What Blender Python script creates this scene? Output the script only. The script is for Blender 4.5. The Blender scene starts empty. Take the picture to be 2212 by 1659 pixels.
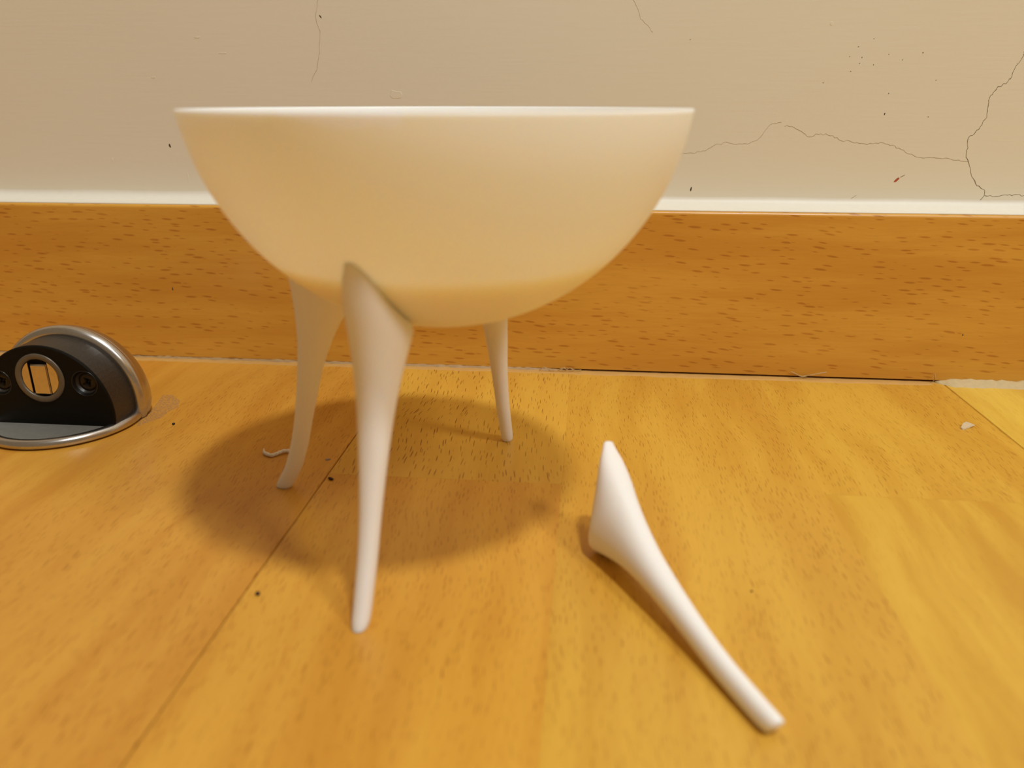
import bpy, bmesh, math, random
from mathutils import Vector, Matrix

random.seed(7)
MM = 0.001
scene = bpy.context.scene
COL = scene.collection


def lin(r, g, b):
    f = lambda c: (c / 255 / 12.92) if c / 255 <= 0.04045 else ((c / 255 + 0.055) / 1.055) ** 2.4
    return (f(r), f(g), f(b), 1.0)


# ------------------------------------------------------------------ camera
FPX, W, H = 1680.0, 2212.0, 1659.0
PITCH, YAW = math.radians(20.031), math.radians(5.558)
cam_data = bpy.data.cameras.new("camera")
cam = bpy.data.objects.new("camera", cam_data)
COL.objects.link(cam)
cam.location = (0, 0, 110 * MM)
cam.rotation_euler = (math.radians(90) - PITCH, 0, YAW)
cam_data.sensor_fit = "HORIZONTAL"
cam_data.sensor_width = 36.0
cam_data.lens = FPX / W * 36.0
cam_data.clip_start = 0.004
cam_data.clip_end = 30
cam_data.dof.use_dof = True
cam_data.dof.focus_distance = 0.292
cam_data.dof.aperture_fstop = 10.5
scene.camera = cam

# ------------------------------------------------------------------ world and light
world = bpy.data.worlds.new("room_ambience")
scene.world = world
world.use_nodes = True
wn = world.node_tree
wn.nodes["Background"].inputs[0].default_value = (1.0, 0.74, 0.45, 1)
wn.nodes["Background"].inputs[1].default_value = 0.225

ld = bpy.data.lights.new("ceiling_lamp", "AREA")
ld.shape = "DISK"
ld.size = 0.20
ld.energy = 31
ld.color = (0.94, 0.975, 1.0)
lamp = bpy.data.objects.new("ceiling_lamp", ld)
COL.objects.link(lamp)
lamp.location = (0.55, -0.44, 2.35)
lamp.rotation_euler = (Vector((-0.03, 0.2, 0.0)) - Vector(lamp.location)).to_track_quat("-Z", "Y").to_euler()

ld2 = bpy.data.lights.new("added_side_fill", "AREA")  # unseen light added at the right so the wall brightens toward that side
ld2.shape = "DISK"
ld2.size = 0.30
ld2.energy = 9.5
ld2.color = (0.94, 0.975, 1.0)
side_fill = bpy.data.objects.new("added_side_fill", ld2)
COL.objects.link(side_fill)
side_fill.location = (1.05, -0.55, 1.35)
side_fill.rotation_euler = (Vector((0.05, 0.3, 0.05)) - Vector(side_fill.location)).to_track_quat("-Z", "Y").to_euler()

scene.view_settings.view_transform = "Standard"
scene.view_settings.look = "None"
scene.view_settings.exposure = 0.0
scene.view_settings.gamma = 1.0
scene.view_settings.use_curve_mapping = False


# ------------------------------------------------------------------ helpers
def link(name, verts, faces, mat=None, parent=None, smooth=False, scale=MM):
    me = bpy.data.meshes.new(name)
    me.from_pydata([tuple(c * scale for c in v) for v in verts], [], faces)
    bm = bmesh.new()
    bm.from_mesh(me)
    bmesh.ops.recalc_face_normals(bm, faces=bm.faces)
    bm.to_mesh(me)
    bm.free()
    if smooth:
        me.polygons.foreach_set("use_smooth", [True] * len(me.polygons))
    if mat:
        me.materials.append(mat)
    ob = bpy.data.objects.new(name, me)
    COL.objects.link(ob)
    if parent:
        attach(ob, parent)
    return ob


def attach(ob, parent):
    ob.parent = parent
    ob.matrix_parent_inverse = Matrix.Translation(parent.location).inverted() if parent.rotation_euler[:] == (0, 0, 0) else parent.matrix_basis.inverted()


def empty(name, loc):
    e = bpy.data.objects.new(name, None)
    e.empty_display_size = 0.01
    e.location = tuple(c * MM for c in loc)
    COL.objects.link(e)
    return e


def tag(o, label, cat, group=None):
    o["label"] = label
    o["category"] = cat
    if group:
        o["group"] = group
    return o


def struct(o, label=None):
    o["kind"] = "structure"
    if label:
        o["label"] = label
    return o


def box_vf(x0, x1, y0, y1, z0, z1):
    v = [(x0, y0, z0), (x1, y0, z0), (x1, y1, z0), (x0, y1, z0), (x0, y0, z1), (x1, y0, z1), (x1, y1, z1), (x0, y1, z1)]
    return v, [(0, 3, 2, 1), (4, 5, 6, 7), (0, 1, 5, 4), (1, 2, 6, 5), (2, 3, 7, 6), (3, 0, 4, 7)]


def loft(rings, close=True, cap=True):
    """rings: equally long point lists"""
    n = len(rings[0])
    v = [p for r in rings for p in r]
    f = []
    for i in range(len(rings) - 1):
        for j in range(n if close else n - 1):
            k = (j + 1) % n
            f.append((i * n + j, i * n + k, (i + 1) * n + k, (i + 1) * n + j))
    if cap:
        f.append(tuple(range(n - 1, -1, -1)))
        f.append(tuple((len(rings) - 1) * n + j for j in range(n)))
    return v, f


def lathe(profile, seg, cx=0, cy=0):
    v, f = [], []
    idx = []
    for r, z in profile:
        if r < 1e-6:
            idx.append([len(v)])
            v.append((cx, cy, z))
        else:
            idx.append(list(range(len(v), len(v) + seg)))
            v += [(cx + r * math.cos(2 * math.pi * k / seg), cy + r * math.sin(2 * math.pi * k / seg), z) for k in range(seg)]
    for a, b in zip(idx, idx[1:]):
        for k in range(seg):
            q = (k + 1) % seg
            if len(a) == 1 and len(b) == 1:
                continue
            if len(a) == 1:
                f.append((a[0], b[k], b[q]))
            elif len(b) == 1:
                f.append((a[k], a[q], b[0]))
            else:
                f.append((a[k], a[q], b[q], b[k]))
    return v, f


def tube(path, rad, seg=8, flat=1.0):
    """tube along a 3-D path, rad number or list; flat squashes in z"""
    rings = []
    P = [Vector(p) for p in path]
    for i, p in enumerate(P):
        t = (P[min(i + 1, len(P) - 1)] - P[max(i - 1, 0)]).normalized()
        a = t.cross(Vector((0, 0, 1)))
        if a.length < 1e-3:
            a = t.cross(Vector((0, 1, 0)))
        a.normalize()
        b = a.cross(t)
        r = rad[i] if isinstance(rad, (list, tuple)) else rad
        rings.append([tuple(p + a * r * math.cos(2 * math.pi * k / seg) + b * r * flat * math.sin(2 * math.pi * k / seg)) for k in range(seg)])
    return loft(rings)


def interp(rows, n):
    """Catmull-Rom resample of tuples"""
    out = []
    m = len(rows) - 1
    for i in range(n + 1):
        t = i / n * m
        k = min(int(t), m - 1)
        u = t - k
        p0, p1, p2, p3 = rows[max(k - 1, 0)], rows[k], rows[k + 1], rows[min(k + 2, m)]
        out.append(tuple(0.5 * (2 * b + (c - a) * u + (2 * a - 5 * b + 4 * c - d) * u * u + (3 * b - a - 3 * c + d) * u ** 3)
                         for a, b, c, d in zip(p0, p1, p2, p3)))
    return out


# ------------------------------------------------------------------ materials
def new_mat(name):
    m = bpy.data.materials.new(name)
    m.use_nodes = True
    nt = m.node_tree
    return m, nt, nt.nodes["Principled BSDF"]


def N(nt, kind, **kw):
    n = nt.nodes.new(kind)
    for k, v in kw.items():
        setattr(n, k, v)
    return n


def math_node(nt, op, a, b=None, clamp=False):
    n = N(nt, "ShaderNodeMath", operation=op, use_clamp=clamp)
    for i, x in enumerate((a, b)):
        if x is None:
            continue
        if isinstance(x, (int, float)):
            n.inputs[i].default_value = x
        else:
            nt.links.new(x, n.inputs[i])
    return n.outputs[0]


def ramp(nt, fac, a, b, smooth=True):
    n = N(nt, "ShaderNodeMapRange", interpolation_type="SMOOTHSTEP" if smooth else "LINEAR")
    nt.links.new(fac, n.inputs["Value"])
    n.inputs["From Min"].default_value = a
    n.inputs["From Max"].default_value = b
    return n.outputs["Result"]


def mix(nt, fac, a, b, blend="MIX"):
    n = N(nt, "ShaderNodeMix", data_type="RGBA", blend_type=blend)
    for s, x in ((n.inputs[0], fac), (n.inputs[6], a), (n.inputs[7], b)):
        if isinstance(x, (int, float)):
            s.default_value = x
        elif isinstance(x, tuple):
            s.default_value = x
        else:
            nt.links.new(x, s)
    return n.outputs[2]


def plain(name, col, rough=0.5, metal=0.0, noise=0.0, nscale=400, spec=0.5, sss=0.0, bump=0.0):
    m, nt, p = new_mat(name)
    p.inputs["Roughness"].default_value = rough
    p.inputs["Metallic"].default_value = metal
    p.inputs["Specular IOR Level"].default_value = spec
    tc = N(nt, "ShaderNodeTexCoord")
    nz = N(nt, "ShaderNodeTexNoise")
    nz.inputs["Scale"].default_value = nscale
    nz.inputs["Detail"].default_value = 4
    nt.links.new(tc.outputs["Object"], nz.inputs["Vector"])
    dark = tuple(c * (1 - noise) for c in col[:3]) + (1,)
    nt.links.new(mix(nt, nz.outputs["Fac"], dark, col), p.inputs["Base Color"])
    if sss:
        p.inputs["Subsurface Weight"].default_value = 1.0
        p.inputs["Subsurface Radius"].default_value = (1.0, 0.75, 0.5)
        p.inputs["Subsurface Scale"].default_value = sss
    if bump:
        b = N(nt, "ShaderNodeBump")
        b.inputs["Strength"].default_value = bump
        b.inputs["Distance"].default_value = 0.0002
        nt.links.new(nz.outputs["Fac"], b.inputs["Height"])
        nt.links.new(b.outputs[0], p.inputs["Normal"])
    return m


def wood(name, along, pore_cell, pore_size, pore_amount, pore_col, streak=0.25, rough=0.38, tint=None, soft=0.06, flake=0.0):
    """beech: 'along' = grain axis 0/1; pores are short dashes along the grain. Tone from the object's colour."""
    m, nt, p = new_mat(name)
    tc = N(nt, "ShaderNodeTexCoord")
    oi = N(nt, "ShaderNodeObjectInfo")
    off = N(nt, "ShaderNodeVectorMath", operation="SCALE")
    nt.links.new(oi.outputs["Random"], off.inputs["Scale"])
    off.inputs[0].default_value = (3.7, 5.1, 2.9)
    add = N(nt, "ShaderNodeVectorMath", operation="ADD")
    nt.links.new(tc.outputs["Object"], add.inputs[0])
    nt.links.new(off.outputs[0], add.inputs[1])
    # gentle warp so that the grain is not ruler straight
    wz = N(nt, "ShaderNodeTexNoise")
    wz.inputs["Scale"].default_value = 18
    wz.inputs["Detail"].default_value = 2
    nt.links.new(add.outputs[0], wz.inputs["Vector"])
    wsub = N(nt, "ShaderNodeVectorMath", operation="SUBTRACT")
    nt.links.new(wz.outputs["Color"], wsub.inputs[0])
    wsub.inputs[1].default_value = (0.5, 0.5, 0.5)
    wmul = N(nt, "ShaderNodeVectorMath", operation="MULTIPLY")
    nt.links.new(wsub.outputs[0], wmul.inputs[0])
    wmul.inputs[1].default_value = (0.010, 0.0, 0.0) if along == 1 else (0.0, 0.0, 0.006)
    co = N(nt, "ShaderNodeVectorMath", operation="ADD")
    nt.links.new(add.outputs[0], co.inputs[0])
    nt.links.new(wmul.outputs[0], co.inputs[1])
    co = co.outputs[0]

    def scaled(across, length):
        s = N(nt, "ShaderNodeVectorMath", operation="MULTIPLY")
        nt.links.new(co, s.inputs[0])
        if along == 1:
            s.inputs[1].default_value = (1 / across, 1 / length, 1 / 0.05)
        else:
            s.inputs[1].default_value = (1 / length, 1 / 0.05, 1 / across)
        return s.outputs[0]

    # broad figure
    n1 = N(nt, "ShaderNodeTexNoise")
    n1.inputs["Scale"].default_value = 1
    n1.inputs["Detail"].default_value = 5
    n1.inputs["Roughness"].default_value = 0.55
    nt.links.new(scaled(0.012, 0.11), n1.inputs["Vector"])
    n2 = N(nt, "ShaderNodeTexNoise")
    n2.inputs["Scale"].default_value = 1
    n2.inputs["Detail"].default_value = 3
    nt.links.new(scaled(0.0008, 0.012), n2.inputs["Vector"])
    base = oi.outputs["Color"]
    dark = mix(nt, 1.0, base, (0.80, 0.66, 0.50, 1), "MULTIPLY")
    f1 = ramp(nt, n1.outputs["Fac"], 0.35, 0.68)
    c = mix(nt, math_node(nt, "MULTIPLY", f1, streak * 2.0, True), base, dark)
    f2 = ramp(nt, n2.outputs["Fac"], 0.4, 0.75)
    c = mix(nt, math_node(nt, "MULTIPLY", f2, 0.22), c, dark)
    # pores
    vo = N(nt, "ShaderNodeTexVoronoi", feature="F1", voronoi_dimensions="2D")
    vo.inputs["Scale"].default_value = 1
    vo.inputs["Randomness"].default_value = 1.0
    sp = scaled(pore_cell[0], pore_cell[1])
    sh = N(nt, "ShaderNodeVectorMath", operation="DOT_PRODUCT")
    nt.links.new(sp, sh.inputs[0])
    sh.inputs[1].default_value = (0.43, 0, 0) if along == 1 else (0, 0, 0.43)
    cs = N(nt, "ShaderNodeCombineXYZ")
    nt.links.new(sh.outputs["Value"], cs.inputs[1 if along == 1 else 0])
    ad = N(nt, "ShaderNodeVectorMath", operation="ADD")
    nt.links.new(sp, ad.inputs[0])
    nt.links.new(cs.outputs[0], ad.inputs[1])
    sp = ad.outputs[0]
    if along == 0:  # 2-D voronoi reads x and y: bring z to y
        sx = N(nt, "ShaderNodeSeparateXYZ")
        nt.links.new(sp, sx.inputs[0])
        cx = N(nt, "ShaderNodeCombineXYZ")
        nt.links.new(sx.outputs[0], cx.inputs[0])
        nt.links.new(sx.outputs[2], cx.inputs[1])
        sp = cx.outputs[0]
    nt.links.new(sp, vo.inputs["Vector"])
    sc = N(nt, "ShaderNodeSeparateColor")
    nt.links.new(vo.outputs["Color"], sc.inputs[0])
    size = math_node(nt, "MULTIPLY", math_node(nt, "ADD", math_node(nt, "MULTIPLY", sc.outputs[0], 0.75), 0.35), pore_size)
    d = math_node(nt, "SUBTRACT", size, vo.outputs["Distance"])
    dash = ramp(nt, d, 0.0, soft)
    keep = math_node(nt, "LESS_THAN", sc.outputs[1], pore_amount)
    dens = ramp(nt, n1.outputs["Fac"], 0.25, 0.6)
    dens = math_node(nt, "ADD", math_node(nt, "MULTIPLY", dens, 0.6), 0.4)
    dash = math_node(nt, "MULTIPLY", math_node(nt, "MULTIPLY", dash, keep), dens)
    pc = mix(nt, 1.0, base, pore_col, "MULTIPLY")
    c = mix(nt, dash, c, pc)
    nt.links.new(c, p.inputs["Base Color"])
    p.inputs["Roughness"].default_value = rough
    p.inputs["Specular IOR Level"].default_value = 0.45
    b = N(nt, "ShaderNodeBump")
    b.inputs["Strength"].default_value = 0.25
    b.inputs["Distance"].default_value = 0.0002
    hsum = math_node(nt, "SUBTRACT", math_node(nt, "MULTIPLY", n2.outputs["Fac"], 0.7), math_node(nt, "MULTIPLY", dash, 0.5))
    nt.links.new(hsum, b.inputs["Height"])
    nt.links.new(b.outputs[0], p.inputs["Normal"])
    return m


M_floor_open = wood("beech_open_pores", 1, (0.00085, 0.0115), 0.23, 0.72, (0.34, 0.19, 0.12, 1), 0.25, 0.36)
M_floor_fine = wood("beech_fine_pores", 1, (0.00045, 0.0070), 0.25, 0.50, (0.50, 0.34, 0.20, 1), 0.34, 0.36)
M_floor_plain = wood("beech_quiet", 1, (0.00045, 0.0075), 0.22, 0.32, (0.72, 0.58, 0.42, 1), 0.42, 0.36)
M_board = wood("beech_skirting", 0, (0.0017, 0.0085), 0.34, 0.55, (0.66, 0.50, 0.40, 1), 0.3, 0.33, soft=0.20)
M_dark = plain("dark_joint", (0.012, 0.006, 0.003, 1), 0.9, noise=0.3)
M_caulk = plain("white_caulk", (0.82, 0.77, 0.64, 1), 0.5, noise=0.06, nscale=350, bump=0.25)
M_sealant = plain("beige_sealant_film", lin(214, 166, 92), 0.45, noise=0.22, nscale=260, bump=0.5)
M_sealant_pale = plain("pale_sealant", lin(212, 190, 140), 0.5, noise=0.25, nscale=500, bump=0.6)
M_sealant_dusty = plain("dusty_sealant", lin(186, 150, 100), 0.6, noise=0.35, nscale=450, bump=0.6)
M_crack = plain("hairline_crack", lin(126, 112, 86), 0.9, noise=0.3)
M_crack_faint = plain("faint_crack", lin(172, 156, 124), 0.9, noise=0.2)
M_chip = plain("dark_paint_chip", lin(74, 62, 42), 0.8, noise=0.3)
M_red = plain("red_scuff", lin(196, 92, 60), 0.7, noise=0.4, nscale=1500)
M_chrome = plain("satin_nickel", (0.62, 0.58, 0.54, 1), 0.27, 1.0, 0.18, 1200)
M_steel = plain("grey_base_plate", (0.22, 0.21, 0.18, 1), 0.42, 0.0, 0.35, 500)
M_black = plain("black_plastic", (0.007, 0.006, 0.004, 1), 0.5, 0, 0.4, 900, spec=0.12)
M_worn = plain("scuffed_black_plastic", (0.050, 0.038, 0.027, 1), 0.40, 0, 0.9, 1500, spec=0.45)
M_screw = plain("black_screw", (0.03, 0.026, 0.022, 1), 0.3, 0.6, 0.4, 900)
M_magnet = plain("nickel_magnet", (0.75, 0.66, 0.55, 1), 0.22, 1.0, 0.25, 700)
M_magring = plain("grey_magnet_ring", lin(104, 92, 74), 0.35, 0.2, 0.3, 700)
M_crumb = plain("dark_crumb", lin(58, 34, 22), 0.9, noise=0.4)
M_grey = plain("grey_flake", lin(150, 140, 135), 0.8, noise=0.3)
M_woodchip = plain("pale_wood_chip", lin(214, 190, 150), 0.8, noise=0.2, nscale=900)
M_lint = plain("pale_lint", lin(200, 170, 120), 0.9, noise=0.2)


def plastic(name, col, scale, rough=0.42):
    m, nt, p = new_mat(name)
    at = N(nt, "ShaderNodeAttribute", attribute_name="rim_pale")
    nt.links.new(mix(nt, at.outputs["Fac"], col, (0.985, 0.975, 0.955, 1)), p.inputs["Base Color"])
    p.inputs["Roughness"].default_value = rough
    p.inputs["IOR"].default_value = 1.45
    p.inputs["Specular IOR Level"].default_value = 0.35
    p.inputs["Subsurface Weight"].default_value = 1.0
    p.inputs["Subsurface Radius"].default_value = (1.0, 0.80, 0.58)
    p.inputs["Subsurface Scale"].default_value = scale
    # faint printing layers
    tc = N(nt, "ShaderNodeTexCoord")
    mp = N(nt, "ShaderNodeVectorMath", operation="MULTIPLY")
    mp.inputs[1].default_value = (20, 20, 1500)
    nt.links.new(tc.outputs["Object"], mp.inputs[0])
    nz = N(nt, "ShaderNodeTexNoise")
    nz.inputs["Scale"].default_value = 1
    nt.links.new(mp.outputs[0], nz.inputs["Vector"])
    b = N(nt, "ShaderNodeBump")
    b.inputs["Strength"].default_value = 0.06
    b.inputs["Distance"].default_value = 0.0002
    nt.links.new(nz.outputs["Fac"], b.inputs["Height"])
    nt.links.new(b.outputs[0], p.inputs["Normal"])
    return m


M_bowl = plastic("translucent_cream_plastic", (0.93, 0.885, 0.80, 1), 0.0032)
M_leg = plastic("white_leg_plastic", (0.87, 0.85, 0.81, 1), 0.0014)

# wall paint
M_wall, nt, p = new_mat("cream_wall_paint")
tc = N(nt, "ShaderNodeTexCoord")
mp = N(nt, "ShaderNodeVectorMath", operation="MULTIPLY")
mp.inputs[1].default_value = (60, 1, 900)
nt.links.new(tc.outputs["Object"], mp.inputs[0])
nb = N(nt, "ShaderNodeTexNoise")
nb.inputs["Scale"].default_value = 1
nb.inputs["Detail"].default_value = 4
nt.links.new(mp.outputs[0], nb.inputs["Vector"])
nl = N(nt, "ShaderNodeTexNoise")
nl.inputs["Scale"].default_value = 14
nl.inputs["Detail"].default_value = 6
nt.links.new(tc.outputs["Object"], nl.inputs["Vector"])
c = mix(nt, nl.outputs["Fac"], (0.80, 0.75, 0.60, 1), (0.82, 0.775, 0.63, 1))
c = mix(nt, math_node(nt, "MULTIPLY", ramp(nt, nb.outputs["Fac"], 0.35, 0.7), 0.05), c, (0.70, 0.64, 0.50, 1))
nt.links.new(c, p.inputs["Base Color"])
p.inputs["Roughness"].default_value = 0.55
p.inputs["Specular IOR Level"].default_value = 0.3
bp = N(nt, "ShaderNodeBump")
bp.inputs["Strength"].default_value = 0.10
bp.inputs["Distance"].default_value = 0.0003
hs = math_node(nt, "ADD", nb.outputs["Fac"], math_node(nt, "MULTIPLY", nl.outputs["Fac"], 1.5))
nt.links.new(hs, bp.inputs["Height"])
nt.links.new(bp.outputs[0], p.inputs["Normal"])

# ------------------------------------------------------------------ floor
FRONT_Y = 319.4      # front of the skirting board
WALL_Y = 329.4
BOARD_TOP = 68.5
fl_v, fl_f = box_vf(-1400, 1400, -1600, WALL_Y, -12, -1.0)
floor = struct(link("floor", fl_v, fl_f, M_floor_plain), "golden beech parquet floor laid at right angles to the wall")
floor.color = (0.60, 0.32, 0.07, 1)


def plank(x0, x1, y0, y1, gap0, gap1, tone, mat):
    """strip of parquet; a chamfer only at the sides that are a real board joint"""
    a0, a1 = (0.14 if gap0 else 0.004), (0.14 if gap1 else 0.004)
    c0, c1 = (0.26 if gap0 else 0.008), (0.26 if gap1 else 0.008)
    e = 0.015
    prof = [(x0 + a0, -1.0), (x0 + a0, -c0), (x0 + a0 + c0 * 0.8, 0.0), (x1 - a1 - c1 * 0.8, 0.0), (x1 - a1, -c1), (x1 - a1, -1.0)]
    v, f = loft([[(x, y0 + e, z) for x, z in prof], [(x, y1 - e, z) for x, z in prof]])
    o = link("plank", v, f, mat, floor)
    o.color = tone + (1,)
    return o


GOLD = (0.70, 0.40, 0.048)
YELLOW = (0.705, 0.425, 0.050)
ORANGE = (0.71, 0.355, 0.047)
RED = (0.53, 0.245, 0.052)
edges = [-78.7 + 75.6 * k for k in range(-10, 0)] + [-78.7, -5.5, 72.6, 148.2] + [148.2 + 75.6 * k for k in range(1, 9)]
BOARD_SEAM = {-78.7, 148.2}
for k, e in enumerate(edges):
    if round((e + 78.7) / 75.63) % 3 == 0:
        BOARD_SEAM.add(e)
special = {
    -78.7: ([-620, -160, 213.0, FRONT_Y + 4], [GOLD, (0.685, 0.350, 0.043), (0.69, 0.385, 0.050)], [M_floor_plain, M_floor_fine, M_floor_open]),
    72.6: ([-560, -120, 214.0, FRONT_Y + 4], [YELLOW, (0.70, 0.415, 0.050), (0.70, 0.405, 0.050)], [M_floor_plain, M_floor_plain, M_floor_fine]),
    148.2: ([-640, -210, 140, FRONT_Y + 4], [YELLOW, (0.71, 0.425, 0.055), (0.79, 0.54, 0.080)], [M_floor_plain, M_floor_plain, M_floor_plain]),
}
special[-5.5] = ([-700, -330, FRONT_Y + 4], [GOLD, (0.69, 0.39, 0.050)], [M_floor_plain, M_floor_fine])
for i in range(len(edges) - 1):
    x0, x1 = edges[i], edges[i + 1]
    g0, g1 = x0 in BOARD_SEAM, x1 in BOARD_SEAM
    if x0 in special:
        ys, tones, mats = special[x0]
    else:
        ys = [FRONT_Y + 4]
        y = FRONT_Y + 4 - random.uniform(300, 420)
        while y > -900:
            ys.insert(0, y)
            y -= random.uniform(330, 460)
        base = ORANGE if x0 < -78 else YELLOW
        tones = [tuple(c * random.uniform(0.93, 1.05) for c in base) for _ in ys]
        mats = [random.choice([M_floor_fine, M_floor_plain]) for _ in ys]
        if abs(x0 + 154.3) < 1:
            mats = [M_floor_fine] * len(ys)
    for j in range(len(ys) - 1):
        plank(x0, x1, ys[j], ys[j + 1], g0, g1, tones[j], mats[j])
for x in sorted(BOARD_SEAM):
    v, f = box_vf(x - 0.45, x + 0.45, -900, FRONT_Y + 3, -0.99, -0.55)
    link("board_joint", v, f, M_dark, floor)

# ------------------------------------------------------------------ wall
v, f = box_vf(-1400, 1400, WALL_Y, WALL_Y + 120, -12, 2500)
wall = struct(link("wall_back", v, f, M_wall), "cream painted plaster wall with hairline cracks")


def wall_ribbon(name, pts, width, mat, jag=0.35):
    """a hairline crack: narrow jagged sliver lying in the paint"""
    P = []
    for (xa, za), (xb, zb) in zip(pts, pts[1:]):
        n = max(2, int(math.hypot(xb - xa, zb - za) / 0.9))
        for k in range(n):
            t = k / n
            P.append((xa + (xb - xa) * t + random.uniform(-jag, jag) * 0.6, za + (zb - za) * t + random.uniform(-jag, jag)))
    P.append(pts[-1])
    rings = []
    for k, (x, z) in enumerate(P):
        a = P[max(k - 1, 0)]
        b = P[min(k + 1, len(P) - 1)]
        d = math.hypot(b[0] - a[0], b[1] - a[1]) or 1
        nx, nz = -(b[1] - a[1]) / d, (b[0] - a[0]) / d
        w = width * random.uniform(0.55, 1.15) * 0.5
        y0, y1 = WALL_Y - 0.03, WALL_Y + 0.1
        rings.append([(x + nx * w, y0, z + nz * w), (x - nx * w, y0, z - nz * w), (x - nx * w, y1, z - nz * w), (x + nx * w, y1, z + nz * w)])
    v, f = loft(rings)
    return link(name, v, f, mat, wall)


wall_ribbon("crack", [(158.4, 126.6), (157.9, 124.3), (156.2, 120.8), (155.6, 117.8), (155.0, 116.7), (151.7, 114.6), (149.4, 111.3), (149.5, 107.0), (149.6, 104.0), (148.1, 100.6), (145.9, 97.5), (144.5, 96.5), (144.9, 92.8), (145.1, 89.6), (146.2, 87.7), (147.5, 85.2), (148.0, 82.6), (151.1, 78.8), (154.2, 76.8), (154.8, 74.8), (152.7, 72.3), (153.0, 71.5)], 0.22, M_crack)
wall_ribbon("crack", [(154.8, 74.8), (158.0, 74.5), (162.3, 75.3), (175.0, 74.8)], 0.18, M_crack)
wall_ribbon("crack", [(158.4, 126.6), (161, 132), (163, 140), (167, 150)], 0.18, M_crack)
wall_ribbon("crack", [(30, 89.8), (36.7, 90.1), (40.4, 90.3), (45.7, 91.1), (49.5, 93.4), (53.3, 94.4), (56.7, 93.9), (61.3, 93.8), (65.1, 95.3), (68.0, 98.8), (69.7, 101.2), (73.8, 102.0)], 0.13, M_crack_faint)
wall_ribbon("crack", [(75.2, 100.7), (78.9, 100.1), (81.9, 98.8), (84.8, 96.6), (87.6, 97.5), (92.1, 97.6), (98.2, 95.2), (101.5, 94.8), (107.4, 93.9), (112.4, 94.5), (117.0, 93.6), (120.4, 92.0), (124.6, 90.1), (129.3, 88.7), (134.3, 89.2), (139.5, 88.4), (146.2, 87.6)], 0.16, M_crack_faint)
wall_ribbon("crack", [(101.1, 70.6), (103.1, 72.3), (106.1, 74.4)], 0.16, M_crack_faint, 0.15)
wall_ribbon("crack", [(-108.4, 148.2), (-109.0, 145.3), (-110.1, 140.5), (-108.8, 135.6), (-109.4, 128.9), (-111.4, 121.4), (-113.9, 117.0)], 0.11, M_crack_faint)
wall_ribbon("crack", [(12.6, 147.3), (15.4, 144.1), (17.4, 139.3), (22.1, 134.5)], 0.10, M_crack_faint)


def wall_fleck(name, x, z, rx, rz, mat, ang=0.0, y=WALL_Y, parent=None):
    n = 9
    ring = []
    for k in range(n):
        a = 2 * math.pi * k / n
        r = random.uniform(0.7, 1.2)
        u, w = rx * r * math.cos(a), rz * r * math.sin(a)
        ring.append((x + u * math.cos(ang) - w * math.sin(ang), z + u * math.sin(ang) + w * math.cos(ang)))
    v, f = loft([[(px, y + 0.2, pz) for px, pz in ring], [(x + (px - x) * 0.8, y - 0.06, z + (pz - z) * 0.8) for px, pz in ring]])
    return link(name, v, f, mat, parent or wall)


wall_fleck("paint_chip", -178.1, 91.9, 0.5, 0.9, M_chip, 0.2)
wall_fleck("paint_chip", 41.0, 76.3, 0.4, 1.1, M_chip, -0.15)
wall_fleck("paint_chip", 112.1, 105.1, 0.28, 0.6, M_chip, -0.2)
wall_fleck("paint_chip", -108.1, 141.1, 0.25, 0.8, M_chip, 0.6)
for x, z in [(110.3, 126.3), (100.7, 125.3), (98.9, 129.0), (104.1, 131.7), (122.5, 126.8), (115.6, 124.4), (128.9, 117.2), (97.3, 120.4), (87.7, 116.4), (100.2, 123.2), (36.4, 131.9), (96.2, 125.6), (105.3, 122.7), (112.5, 112.5), (128.4, 104.1)]:
    wall_fleck("pit", x, z, random.uniform(0.14, 0.26), random.uniform(0.14, 0.28), M_crack)
wall_fleck("scuff", 120.6, 80.5, 1.5, 0.55, M_red, 0.75)
wall_fleck("scuff", 122.6, 82.0, 1.1, 0.2, M_crack_faint, 0.5)
for x, z, rx, rz in [(-79.3, 112.1, 3.5, 2.2), (-181, 119, 1.2, 0.6), (-160, 134, 1.5, 0.4), (-150, 128, 2.0, 0.3), (88, 137, 1.0, 0.8), (-172, 79, 0.5, 2.0), (-205, 86, 0.5, 0.9)]:
    wall_fleck("plaster_bump", x, z, rx, rz, M_wall)

# ------------------------------------------------------------------ skirting board
prof = []
rr = 1.4
for k in range(7):
    a = math.pi / 2 * k / 6
    prof.append((FRONT_Y + rr - rr * math.cos(a), BOARD_TOP - rr + rr * math.sin(a)))
prof = [(FRONT_Y, 1.0)] + prof + [(WALL_Y, BOARD_TOP), (WALL_Y, 1.0)]
v, f = loft([[(x, y, z) for y, z in prof] for x in (-1390, 1390)])
board = struct(link("baseboard_back", v, f, M_board), "orange beech skirting board along the foot of the cream wall")
board.color = (0.71, 0.365, 0.052, 1)

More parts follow.
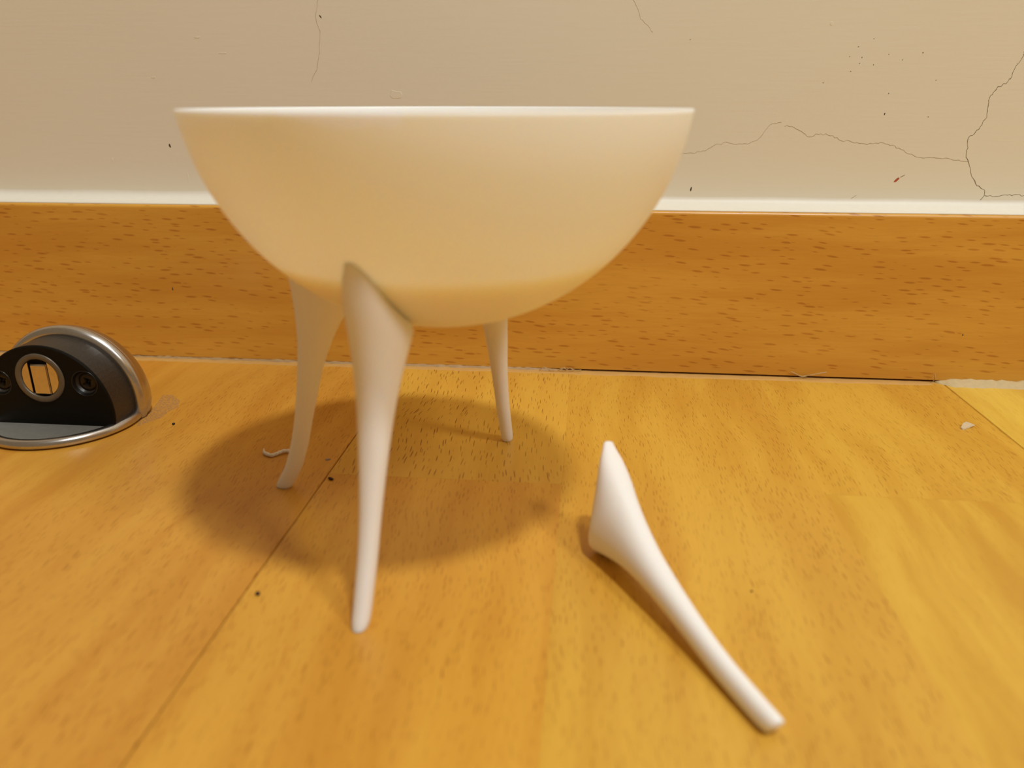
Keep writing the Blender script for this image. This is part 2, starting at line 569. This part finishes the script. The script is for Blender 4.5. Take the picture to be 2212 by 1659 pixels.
# white fillet of caulk between the board's top and the wall
rings = []
x = -520
while x <= 520:
    R = 4.2 + 0.15 * math.sin(x * 0.11)
    lip = FRONT_Y + 1.1 + random.uniform(-0.12, 0.12)
    ring = [(x, lip, BOARD_TOP - 0.15), (x, lip + 0.2, BOARD_TOP + 0.5)]
    for k in range(9):
        a = math.pi / 2 * k / 8
        ring.append((x, lip + 1.0 + (WALL_Y - lip - 0.99) * math.sin(a), BOARD_TOP + 0.7 + R * (1 - math.cos(a))))
    ring += [(x, WALL_Y + 0.04, BOARD_TOP + 2.2 + R), (x, WALL_Y + 0.4, BOARD_TOP + 2.4 + R), (x, WALL_Y + 0.4, BOARD_TOP - 0.15)]
    rings.append(ring)
    x += 4
v, f = loft(rings)
cb = link("caulk_bead", v, f, M_caulk, board, True)
cb["label"] = "white caulk bead"
wall_fleck("dent", -180.9, 32.2, 0.35, 0.95, M_chip, 0.0, FRONT_Y, board)
wall_fleck("dent", 152.6, 20.6, 0.3, 0.45, M_chip, 0.0, FRONT_Y, board)


# sealant at the foot of the board: smeared film on the floor, raised beads left and right of the open gap
def floor_strip(name, x0, x1, w0, h0, mat, y_back=FRONT_Y + 0.9, step=3.0, jit=0.5):
    rings = []
    x = x0
    while x <= x1:
        end = min((x - x0) / 6, (x1 - x) / 6, 1.0)
        w = (w0 + random.uniform(-jit, jit)) * (0.35 + 0.65 * end)
        h = h0 * random.uniform(0.75, 1.2) * (0.3 + 0.7 * end)
        rings.append([(x, y_back, -0.05), (x, y_back - w, -0.05), (x, y_back - w * 0.98, 0.03), (x, y_back - w * 0.6, 0.03 + h * 0.35), (x, y_back - w * 0.25, h * 0.85), (x, y_back, h)])
        x += step
    v, f = loft(rings)
    return link(name, v, f, mat, board, True)


floor_strip("sealant_film", -320, 146, 5.4, 0.22, M_sealant)
floor_strip("sealant_bead", -330, -8, 2.0, 1.5, M_sealant_dusty, step=2.0, jit=0.6)
floor_strip("sealant_bead", 145.5, 420, 6.6, 1.9, M_sealant_pale, step=2.0, jit=0.5)

# ------------------------------------------------------------------ bowl on legs
BX, BY, BZ, BR = -35.5, 192.0, 115.9, 58.9
RIM = 108.3
bowl = empty("footed_bowl", (BX, BY, 0))
tag(bowl, "round translucent cream plastic bowl standing on three tusk-like legs", "bowl")
INNER, FLAT = 57.85, 76.0
prof = [(0.0, BZ - BR)]
a_end = math.acos((BZ - RIM + 1.3) / BR)
for k in range(1, 161):
    a = a_end * k / 160
    prof.append((BR * math.sin(a), BZ - BR * math.cos(a)))
ro = prof[-1][0]
prof += [(ro + 0.14, RIM - 0.7), (ro + 0.18, RIM - 0.25), (ro + 0.02, RIM), (ro - 0.9, RIM), (ro - 1.05, RIM - 0.3)]
a1 = math.acos((BZ - RIM + 2.0) / INNER)
a0 = math.acos((BZ - FLAT - 2.0) / INNER)
for k in range(0, 33):
    a = a1 + (a0 - a1) * k / 32
    prof.append((INNER * math.sin(a), BZ - INNER * math.cos(a)))
rf = INNER * math.sin(a0)
prof += [(rf - 1.0, FLAT + 0.9), (rf - 2.4, FLAT + 0.25), (rf - 4, FLAT), (0.0, FLAT)]
v, f = lathe(prof, 240, BX, BY)
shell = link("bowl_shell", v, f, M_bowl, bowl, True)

LEG_ROWS = [  # z, outer r, inner r, half thickness across
    (0.0, 57.3, 52.7, 1.7), (1.5, 56.7, 51.6, 2.1), (4.5, 55.0, 49.8, 2.25), (8, 53.1, 48.0, 2.35), (15, 50.6, 45.4, 2.15),
    (23, 48.5, 43.2, 2.35), (31, 46.9, 40.9, 2.75), (38.5, 45.6, 38.7, 3.3), (46, 44.7, 35.6, 3.8), (52, 44.5, 32.4, 4.3),
    (57, 44.6, 28.9, 4.8), (61.5, 44.9, 25.6, 5.4), (63.5, 45.1, 26.6, 5.4), (66, 45.4, 30.3, 5.2), (70, 45.9, 36.0, 4.6), (75, 46.3, 41.4, 3.5),
    (78.5, 46.6, 44.2, 2.1), (80.3, 47.0, 45.5, 1.4)]
LEG_STRAIGHT = [(0.0, 55.6, 51.3, 1.6), (1.5, 55.2, 50.4, 1.9), (4.5, 54.1, 49.2, 2.0), (8, 52.9, 47.9, 2.05)] + LEG_ROWS[4:]


def leg_mesh(rows, n=32):
    rings = []
    for z, ro, ri, b in interp(rows, 68):
        c, a = (ro + ri) / 2, (ro - ri) / 2
        ring = []
        for k in range(n):
            t = 2 * math.pi * k / n
            ring.append((c + a * math.copysign(abs(math.cos(t)) ** 0.9, math.cos(t)), b * math.copysign(abs(math.sin(t)) ** 0.9, math.sin(t)), z))
        rings.append(ring)
    return rings


def put_leg(name, xf, mat, parent=None, rows=LEG_STRAIGHT):
    rings = [[tuple(xf @ Vector(p)) for p in r] for r in leg_mesh(rows)]
    v, f = loft(rings)
    return link(name, v, f, mat, parent, True)


for deg in (168.0, 257.0, 79.0):
    xf = Matrix.Translation((BX, BY, 0)) @ Matrix.Rotation(math.radians(deg), 4, "Z")
    put_leg("leg", xf, M_leg, bowl, LEG_ROWS if deg == 168.0 else LEG_STRAIGHT)

# ragged whitish patches under the rim: paler base colour, marked on the shell
PALE_W = [(-108, 107.6), (-105.5, 107.1), (-103, 106.5), (-100.5, 106.0), (-98, 105.7), (-95, 105.5), (-92, 105.7), (-90, 106.2), (-88.8, 105.9), (-87.6, 105.5), (-86.6, 106.0), (-86.0, 107.6)]
PALE_L = [(-180, 106.2), (-165, 105.7), (-150, 105.4), (-135, 105.2), (-122, 105.2), (-114, 105.3), (-112, 105.6), (-111, 107.6)]
att = shell.data.color_attributes.new("rim_pale", "FLOAT_COLOR", "POINT")
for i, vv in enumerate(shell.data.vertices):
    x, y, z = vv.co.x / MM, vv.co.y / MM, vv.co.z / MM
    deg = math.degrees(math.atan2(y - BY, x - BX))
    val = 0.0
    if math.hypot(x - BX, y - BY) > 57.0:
        for table, amount in ((PALE_W, 1.0), (PALE_L, 0.35)):
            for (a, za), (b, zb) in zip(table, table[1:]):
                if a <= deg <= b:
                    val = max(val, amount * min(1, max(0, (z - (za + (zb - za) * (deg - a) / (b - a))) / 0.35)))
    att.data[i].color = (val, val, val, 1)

# ------------------------------------------------------------------ the leg that has come off
Bp, Tp = Vector((25.6, 0, 61.5)), Vector((51.3, 0, 0.0))
e1 = (Tp - Bp).normalized()
e2 = Vector((-e1.z, 0, e1.x))
if (Vector((46.8, 0, 80.3)) - Bp).dot(e2) < 0:
    e2 = -e2
e3 = e1.cross(e2)
g1 = Vector((0.4625, -0.8866, 0)).normalized()
side = Vector((-g1.y, g1.x, 0))
if side.x < 0:
    side = -side
lean = math.radians(15)
g2 = (Vector((0, 0, 1)) * math.cos(lean) + side * math.sin(lean)).normalized()
g3 = g1.cross(g2)
L = Matrix((e1, e2, e3))          # rows: local axes
G = Matrix((g1, g2, g3)).transposed()
R3 = (G @ L)
base = Vector((36.2, 116.9, 0)) - R3 @ Tp
xf = Matrix.Translation(base) @ R3.to_4x4()
zmin = min((xf @ Vector(p)).z for r in leg_mesh(LEG_STRAIGHT) for p in r)
xf = Matrix.Translation((0, 0, -zmin)) @ xf
loose = put_leg("bowl_leg", xf, M_leg)
tag(loose, "broken-off white plastic bowl leg lying on the floor with its wide end raised", "bowl leg")

# ------------------------------------------------------------------ magnetic door stop
SX, SY = -186.6, 245.1
stop = empty("door_stop", (SX, SY, 0))
tag(stop, "half-dome satin metal magnetic door stop with black face screwed to the floor", "door stop")
# base: rounded ring and flat plate
prof = []
for k in range(20):
    a = 2 * math.pi * k / 20
    prof.append((24.3 + 2.1 * math.cos(a), 1.75 + 1.75 * math.sin(a)))
v, f = lathe(prof + [prof[0]], 96, SX, SY)
link("base_ring", v, f, M_chrome, stop, True)
v, f = lathe([(0, 0.05), (24.3, 0.05), (24.3, 2.5), (0, 2.5)], 96, SX, SY)
link("base_plate", v, f, M_steel, stop)


def arch(r, cz, foot, n=40, z0=0.3):
    """stilted arch outline, from right foot over the top to the left foot"""
    st = [(foot + (r - foot) * math.sin(math.pi / 2 * k / 6), z0 + (cz - z0) * k / 6) for k in range(6)]
    out = list(st)
    for k in range(n + 1):
        a = math.pi * k / n
        out.append((r * math.cos(a), cz + r * math.sin(a)))
    out += [(-x, z) for x, z in st[::-1]]
    return out


RIM_Y = 252.0
outer = arch(27.2, 7.0, 25.6)
rings = []
for k in range(15):
    t = k / 14
    s = math.sqrt(max(1 - (t * 0.985) ** 2, 0))
    rings.append([(SX + x * s, RIM_Y + 18.5 * t, 0.3 + (z - 0.3) * s) for x, z in outer])
v, f = loft(rings)
link("dome_shell", v, f, M_chrome, stop, True)
mid = arch(24.9, 7.0, 23.6, z0=0.9)
rings = []
for k, (x, z) in enumerate(mid):
    a, b = mid[max(k - 1, 0)], mid[min(k + 1, len(mid) - 1)]
    t = Vector((b[0] - a[0], b[1] - a[1])).normalized()
    nx, nz = t.y, -t.x
    rings.append([(SX + x + nx * 2.6 * math.cos(q), RIM_Y - 0.4 + 2.6 * math.sin(q), z + nz * 2.6 * math.cos(q)) for q in [2 * math.pi * i / 16 for i in range(16)]])
v, f = loft(rings)
link("dome_rim", v, f, M_chrome, stop, True)
FACE_Y = 236.4
blk = arch(24.3, 7.2, 23.6, z0=2.3)
rings = []
for y, s in ((FACE_Y + 0.9, 1.0), (RIM_Y - 0.5, 1.0), (RIM_Y + 4, 1.0)):
    rings.append([(SX + x * s, y, 2.3 + (z - 2.3) * s) for x, z in blk])
v, f = loft(rings)
block = link("magnet_housing", v, f, M_worn, stop)
block["label"] = "scuffed dark arched block"
rings = []
for y, s in ((FACE_Y, 0.985), (FACE_Y + 0.35, 1.0), (FACE_Y + 0.9, 1.0)):
    rings.append([(SX + x * s, y, 2.3 + (z - 2.3) * s) for x, z in blk])
v, f = loft(rings)
face = link("face_plate", v, f, M_black, stop)
face["label"] = "flat black face"


def cone_y(cx, cz, y0, r0, y1, r1, seg=40):
    return loft([[(cx + r * math.cos(2 * math.pi * k / seg), y, cz + r * math.sin(2 * math.pi * k / seg)) for k in range(seg)] for y, r in ((y0, r0), (y1, r1))])


def carve(ob, cutters):
    tmp = []
    for v, f in cutters:
        c = link("cutter", v, f)
        md = ob.modifiers.new("cut", "BOOLEAN")
        md.operation = "DIFFERENCE"
        md.solver = "EXACT"
        md.object = c
        tmp.append(c)
    bpy.context.view_layer.update()
    dg = bpy.context.evaluated_depsgraph_get()
    me = bpy.data.meshes.new_from_object(ob.evaluated_get(dg))
    ob.modifiers.clear()
    ob.data = me
    for c in tmp:
        bpy.data.objects.remove(c, do_unlink=True)


MZ = 19.8
SCREWS = [(SX + 15.6, 18.3), (SX - 16.2, 17.6)]
for part in (block, face):
    carve(part, [cone_y(SX - 0.4, MZ, FACE_Y - 1, 7.4, FACE_Y + 3, 7.4)] + [cone_y(x, z, FACE_Y - 0.6, 4.9, FACE_Y + 2.6, 2.6) for x, z in SCREWS])


def disc_y(name, cx, cz, prof, mat, parent, seg=48):
    """prof: (radius, y)"""
    rings = [[(cx + r * math.cos(2 * math.pi * k / seg), y, cz + r * math.sin(2 * math.pi * k / seg)) for k in range(seg)] for r, y in prof]
    v, f = loft(rings)
    o = link(name, v, f, mat, parent, True)
    m = o.modifiers.new("edges", "EDGE_SPLIT")
    m.split_angle = math.radians(40)
    return o


mring_prof = [(8.9, FACE_Y + 0.5), (8.9, FACE_Y - 0.25), (8.6, FACE_Y - 0.5), (7.2, FACE_Y - 0.45), (6.9, FACE_Y - 0.2), (6.9, FACE_Y + 2.4), (8.9, FACE_Y + 0.5)]
rings = [[(SX - 0.4 + r * math.cos(2 * math.pi * k / 56), y, MZ + r * math.sin(2 * math.pi * k / 56)) for k in range(56)] for r, y in mring_prof]
v, f = loft(rings, cap=False)
magnet = link("magnet", v, f, M_magring, stop, True)
magnet["label"] = "round magnet in a grey ring with shiny pole pieces"
MX = SX - 0.4
disc_y("magnet_back", MX, MZ, [(6.95, FACE_Y + 2.2), (6.95, FACE_Y + 1.6)], M_black, magnet)


def pole(x0, x1, r, y0, y1, zlo=None, zhi=None, bev=0.5):
    """slice of a disc between x0 and x1, front edge bevelled"""
    n = 14
    top = []
    bot = []
    for k in range(n + 1):
        x = x0 + (x1 - x0) * k / n
        h = math.sqrt(max(r * r - x * x, 0))
        top.append((x, min(h, zhi) if zhi is not None else h))
        bot.append((x, max(-h, zlo) if zlo is not None else -h))
    ring = bot + top[::-1]
    cx = sum(p[0] for p in ring) / len(ring)
    cz = sum(p[1] for p in ring) / len(ring)
    def sh(d):
        out = []
        for x, z in ring:
            l = math.hypot(x - cx, z - cz) or 1
            out.append((MX + x - (x - cx) / l * d, MZ + z - (z - cz) / l * d))
        return out
    rings = [[(x, y1, z) for x, z in sh(0)], [(x, y0 + bev, z) for x, z in sh(0)], [(x, y0, z) for x, z in sh(bev)]]
    return loft(rings)


for a, b, zl, zh, y in ((-6.6, -3.7, None, None, 0.1), (-2.9, 3.0, -6.2, 4.9, -0.1), (3.4, 6.6, None, None, 0.1)):
    v, f = pole(a, b, 6.75, FACE_Y + y, FACE_Y + 2.0, zl, zh, 0.2 if y > 0 else 0.55)
    link("pole_piece", v, f, M_magnet, magnet)
for x, z in SCREWS:
    s = disc_y("screw", x, z, [(3.1, FACE_Y + 2.6), (3.1, FACE_Y + 1.7), (2.7, FACE_Y + 1.45), (1.6, FACE_Y + 1.45), (0.9, FACE_Y + 1.9)], M_screw, stop, 32)
    lp = [(4.55 + 0.22 * math.cos(2 * math.pi * k / 8), FACE_Y + 0.05 + 0.22 * math.sin(2 * math.pi * k / 8)) for k in range(9)]
    rings = [[(x + r * math.cos(2 * math.pi * k / 40), y, z + r * math.sin(2 * math.pi * k / 40)) for k in range(40)] for r, y in lp]
    v, f = loft(rings, cap=False)
    link("screw_collar", v, f, M_screw, s, True)
    for k in range(2):
        a = 0.5 + k * math.pi / 2
        dx, dz = math.cos(a), math.sin(a)
        v, f = loft([[(x + dx * u * 1.9 - dz * w * 0.3, yy, z + dz * u * 1.9 + dx * w * 0.3) for u, w in ((-1, -1), (1, -1), (1, 1), (-1, 1))] for yy in (FACE_Y + 1.40, FACE_Y + 1.8)])
        link("cross_slot", v, f, M_black, s)

# old glue smeared beside the door stop, part of the floor's wear
m, nt, p = new_mat("glue_smear")
p.inputs["Base Color"].default_value = lin(196, 160, 118)
p.inputs["Roughness"].default_value = 0.6
tc = N(nt, "ShaderNodeTexCoord")
nz = N(nt, "ShaderNodeTexNoise")
nz.inputs["Scale"].default_value = 1300
nz.inputs["Detail"].default_value = 3
nt.links.new(tc.outputs["Object"], nz.inputs["Vector"])
nt.links.new(math_node(nt, "MULTIPLY", ramp(nt, nz.outputs["Fac"], 0.35, 0.75), 0.45), p.inputs["Alpha"])
M_glue = m


def film(name, pts, mat, h=0.06, parent=None):
    v, f = loft([[(x, y, 0.004) for x, y in pts], [(x, y, h) for x, y in pts]])
    return link(name, v, f, mat, parent)


film("glue_smear", [(-166, 274), (-162.5, 274.7), (-156.1, 268.7), (-153.4, 262.1), (-155.0, 257.8), (-154.2, 252.0), (-157.0, 246.2), (-159.1, 243.0), (-162, 250), (-163, 262)], M_glue, 0.05, floor)

# ------------------------------------------------------------------ scraps on the floor
path = [(-105.0, 226.6, 1.0), (-104.3, 225.0, 0.55), (-103.1, 223.9, 0.5), (-101.0, 222.9, 0.5), (-99.9, 223.9, 0.5), (-99.1, 225.0, 0.55), (-98.0, 226.0, 0.7), (-96.5, 226.5, 0.6), (-95.0, 226.4, 0.5)]
v, f = tube(interp([(a, b, c + 0.15) for a, b, c in path], 40), [0.15 + 0.52 * min(1, k / 8) * min(1, (41 - k) / 6) * (0.9 + 0.15 * math.sin(k * 1.3)) for k in range(41)], 10)
tag(link("plastic_shaving", v, f, plain("white_scrap", (0.82, 0.76, 0.66, 1), 0.5, noise=0.1), None, True), "curled sliver of white plastic on the floor behind the bowl's left leg", "plastic scrap")

v, f = loft([[(134.4, 269.5, 0.1), (136.4, 272.6, 0.2), (137.9, 273.2, 0.9), (140.6, 272.1, 0.5), (137.0, 269.6, 0.1), (134.8, 268.3, 0.0)],
             [(134.6, 269.6, 0.6), (136.4, 272.3, 1.0), (137.7, 272.9, 1.5), (140.0, 272.0, 0.8), (137.0, 269.9, 0.6), (135.0, 268.6, 0.4)]])
tag(link("wood_chip", v, f, M_woodchip), "pale pointed wood chip on the floor near the right-hand board joint", "wood chip")


def crumb(name, x, y, r, mat, label, squash=0.6, ang=0.0, long=1.0):
    bm = bmesh.new()
    bmesh.ops.create_icosphere(bm, subdivisions=2, radius=1)
    for q in bm.verts:
        q.co *= random.uniform(0.75, 1.15)
        u = Vector((q.co.x * r * long, q.co.y * r, q.co.z * r * squash))
        u.rotate(Matrix.Rotation(ang, 3, "Z"))
        q.co = u
    zmin = min(q.co.z for q in bm.verts)
    for q in bm.verts:
        q.co = (q.co + Vector((x, y, -zmin))) * MM
    me = bpy.data.meshes.new(name)
    bm.to_mesh(me)
    bm.free()
    me.materials.append(mat)
    o = bpy.data.objects.new(name, me)
    COL.objects.link(o)
    tag(o, label, "crumb")
    return o


crumb("crumb", -75.0, 149.4, 0.62, M_crumb, "dark round crumb on the floor left of the front bowl leg's foot")
crumb("crumb", -146.8, 245.9, 0.60, M_crumb, "tiny dark crumb on the floor right of the door stop")
crumb("crumb", -76.5, 209.1, 0.65, M_crumb, "small dark splinter beside the board joint behind the front bowl leg", 0.6, -0.6, 1.7)
crumb("grey_flake", -82.0, 222.8, 0.55, M_grey, "minute grey flake on the floor between the left and front bowl legs", 0.25, 0.5, 1.6)
crumb("crumb", 41.6, 162.0, 0.30, M_crumb, "pinprick brown crumb on the bare floor right of the loose leg")


def fibre(pts, r, mat, label=None):
    v, f = tube(interp(pts, 16), r, 6)
    o = link("lint_fibre", v, f, mat, board, True)
    return o


for x0, s in ((-19, 1), (-15, -1), (-11, 1), (-8, 1)):
    fibre([(x0, 317.6, 0.5), (x0 + 2, 317.0, 1.6 + s * 0.4), (x0 + 4.5, 317.4, 1.0), (x0 + 7, 318.3, 1.3 - s * 0.4)], 0.16, M_lint)
fibre([(86.5, 318, 3.2), (88.5, 317.5, 2.4), (91, 317.8, 1.3), (93.5, 318.2, 1.4)], 0.2, M_lint)
fibre([(92, 318.5, 1.2), (95, 317.4, 2.2), (98, 317.6, 2.9), (101, 318, 3.4)], 0.2, M_lint)
fibre([(144.2, 318.4, 0.8), (144.3, 317.6, 2.4), (144.0, 317.8, 4.2)], 0.2, M_lint)
